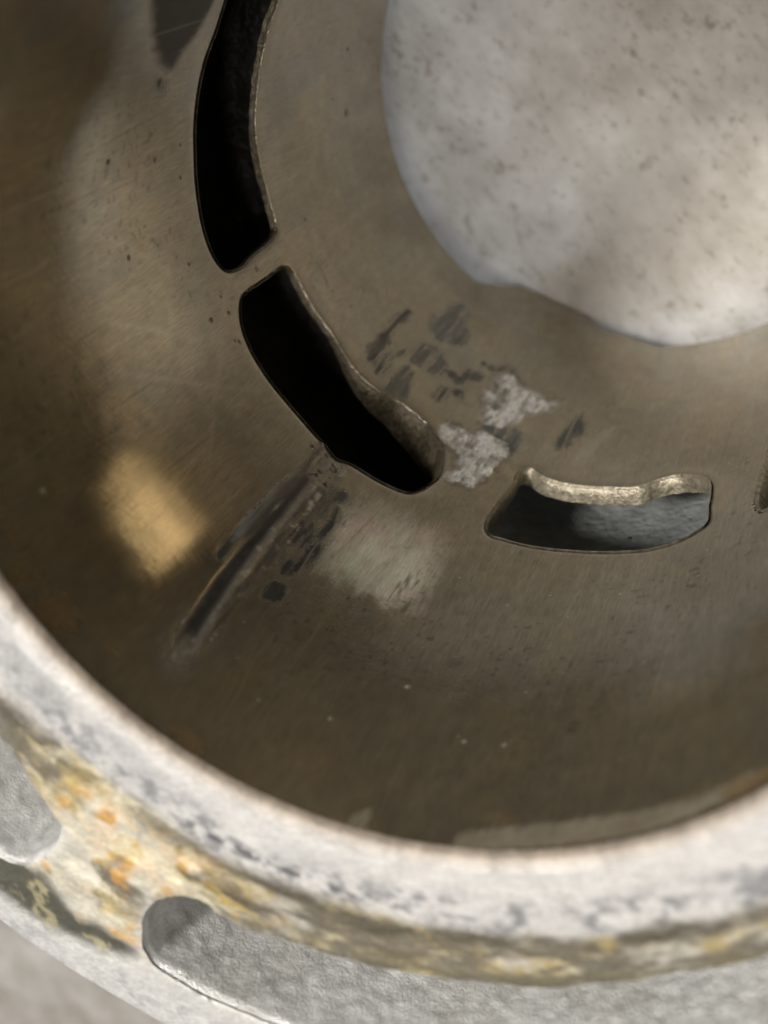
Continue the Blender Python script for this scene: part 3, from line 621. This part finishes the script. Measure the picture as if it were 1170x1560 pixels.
# blue-black scratchy line on the inner land
dp(np.exp(-((dy - 1.165 - 0.02 * (n_c - .5)) / 0.010) ** 2) * sstep(0.44, 0.56, n_f) * sstep(-2.15, -2.05, ta) * sstep(-1.55, -1.75, ta) * 0.9, (0.09, 0.09, 0.10))
# dark oily streak left of the web
stk = np.exp(-((dy - 1.33 - 0.03 * (n_c - .5)) / 0.035) ** 2) * sstep(-2.32, -2.15, ta) * sstep(-1.75, -1.95, ta)
dp(stk * sstep(0.38, 0.56, n_t) * 0.9, (0.11, 0.085, 0.05)); dp(stk * sstep(0.5, 0.6, n_f) * 0.6, (0.55, 0.38, 0.10))
# rust at the web between the pockets
web = sstep(-2.36, -2.22, ta) * sstep(-1.92, -2.02, ta) * sstep(1.20, 1.30, dy) * sstep(1.70, 1.62, dy)
dp(web * sstep(0.40, 0.55, n_a) * 0.85, (0.66, 0.50, 0.20)); dp(web * sstep(0.50, 0.68, n_b) * 0.7, (0.62, 0.34, 0.08))
dp(web * sstep(0.50, 0.60, fbm(px * 9 + 3, py * 9, 210, 4)) * 0.6, (0.70, 0.67, 0.58))
# outer rim paler, with grey smears
dp(sstep(1.70, 1.77, dy) * 0.8, np.array([0.62, 0.62, 0.61]) * 1.0); dp(sstep(1.72, 1.78, dy) * sstep(0.52, 0.62, n_b) * 0.5, (0.36, 0.36, 0.36))
# clean bright worn edge round each pocket
for Q, nr in POCKETS[:2]:
    lo = Q.min(0) - 0.1; hi = Q.max(0) + 0.1
    m = np.where((dx > lo[0]) & (dx < hi[0]) & (dy > lo[1]) & (dy < hi[1]))[0]
    sd, _, _ = sdf(dx[m], dy[m], Q[::2]); ed = np.zeros(len(dx)); ed[m] = np.exp(-np.clip(sd, 0, None) / 0.018)
    outer = sstep(1.5, 1.6, dy); endm = sstep(-1.93, -2.0, ta) * sstep(1.36, 1.46, dy)
    dp(ed * np.clip(outer + endm, 0, 1) * 0.7, (0.62, 0.62, 0.60)); dz -= 0.004 * np.where(ed > 0, ed ** 2, 0)
# dirty shallow groove
gq = smooth_poly(D['groove'], 0.01)
m = np.where((ta < -2.0) & (dy > 1.55) & (dy < 1.85))[0]
ext = np.vstack([np.array(D['groove'])[:1] * 0 + [(-2.60, 1.70)], np.array(D['groove'])[1:-1], [(-2.60, 1.79)]])
sd, _, _ = sdf(ta[m] * 1.5, dy[m], smooth_poly(ext * [1.5, 1], 0.01)); sd = sd + 0.03 * (n_b[m] - 0.5) - 0.012
ga = np.zeros(len(dx)); ga[m] = 1 - sstep(-0.03, 0.025, sd)
dp(ga * 0.95, np.array([0.07, 0.068, 0.05])); dp(ga * sstep(0.55, 0.65, n_b) * 0.8, (0.40, 0.36, 0.22)); dz -= 0.010 * ga
dz += 0.006 * (n_b - 0.5) * sstep(1.12, 1.2, dy)
Vdk = np.stack([dy * np.cos(ta), dy * np.sin(ta), dz], 1)
fdk = grid_faces(nx, ny, True); kd = ~din[fdk].any(1)
for Q, nr in POCKETS:
    fx = dx[fdk].mean(1); fy = dy[fdk].mean(1)
    cand = np.where(kd & (fx > Q[:, 0].min()) & (fx < Q[:, 0].max()) & (fy > Q[:, 1].min()) & (fy < Q[:, 1].max()))[0]
    sd, _, _ = sdf(fx[cand], fy[cand], Q); kd[cand[sd < -1e-4]] = False
part(sub_obj('deck_face', Vdk, fdk, kd, M_DECK, root, {'col': np.clip(dc, 0.02, 0.82), 'rg': drg}, np.stack([dx, dy], 1)), 'white corroded deck face with yellow and black stains')

for Q, nr in POCKETS:
    n = len(Q); rings = []
    depths = np.concatenate([[0.0, 0.006, 0.014, 0.024], np.arange(0.032, 0.56, 0.009), np.linspace(0.6, 0.95, 8)])
    tq = np.cumsum(np.linalg.norm(Q - np.roll(Q, 1, 0), axis=1))
    for i, z in enumerate(depths):
        ins = np.interp(z, [0, 0.006, 0.014, 0.024, 0.95], [-0.004, 0.0, 0.004, 0.006, 0.02])
        ds_ = (fbm(tq * 34, tq * 0 + z * 34, 221, 4, 0.7) - 0.5) * 0.013 * min(1, z / 0.05)
        q = Q - nr * (ins + ds_)[:, None]
        rings.append(cyl(q[:, 0] / 1.5, q[:, 1], -z - 0.008 + 0 * tq))
    ctr = q.mean(0)
    q4 = ctr + (q - ctr) * [1, 0.05]
    rings.append(cyl(q4[:, 0] / 1.5, q4[:, 1], -0.97 + 0 * tq))
    Vp, fp = loft(rings)
    part(mesh_obj('water_pocket', Vp, fp, M_CAST, root))

# ---- outer casting and skirt
to = np.linspace(-math.pi, math.pi, 181)[:-1]
eo = 1.0; zo = -0.018 - 0.10 * (0.38 ** 2) * 6
prof = [(1.93, zo), (1.945, zo - 0.05), (1.95, zo - 0.12), (1.95, -2.30), (1.93, -2.38), (1.90, -2.40), (1.12, -2.40)]
Vb, fb = loft([cyl(to, r, z) for r, z in prof])
part(mesh_obj('outer_casting', Vb, fb, M_BODY, root))
ts = np.sort(np.concatenate([th, []]))
rs = [cyl(ts, 1.0005, z_end(ts) + 0.001), cyl(ts, 1.006, z_end(ts) - 0.003), cyl(ts, 1.094, z_end(ts) - 0.003), cyl(ts, 1.10, z_end(ts) + 0.003), cyl(ts, 1.10, -2.40), cyl(ts, 1.13, -2.395)]
Vs, fs_ = loft(rs)
part(mesh_obj('skirt', Vs, fs_, M_BODY, root))
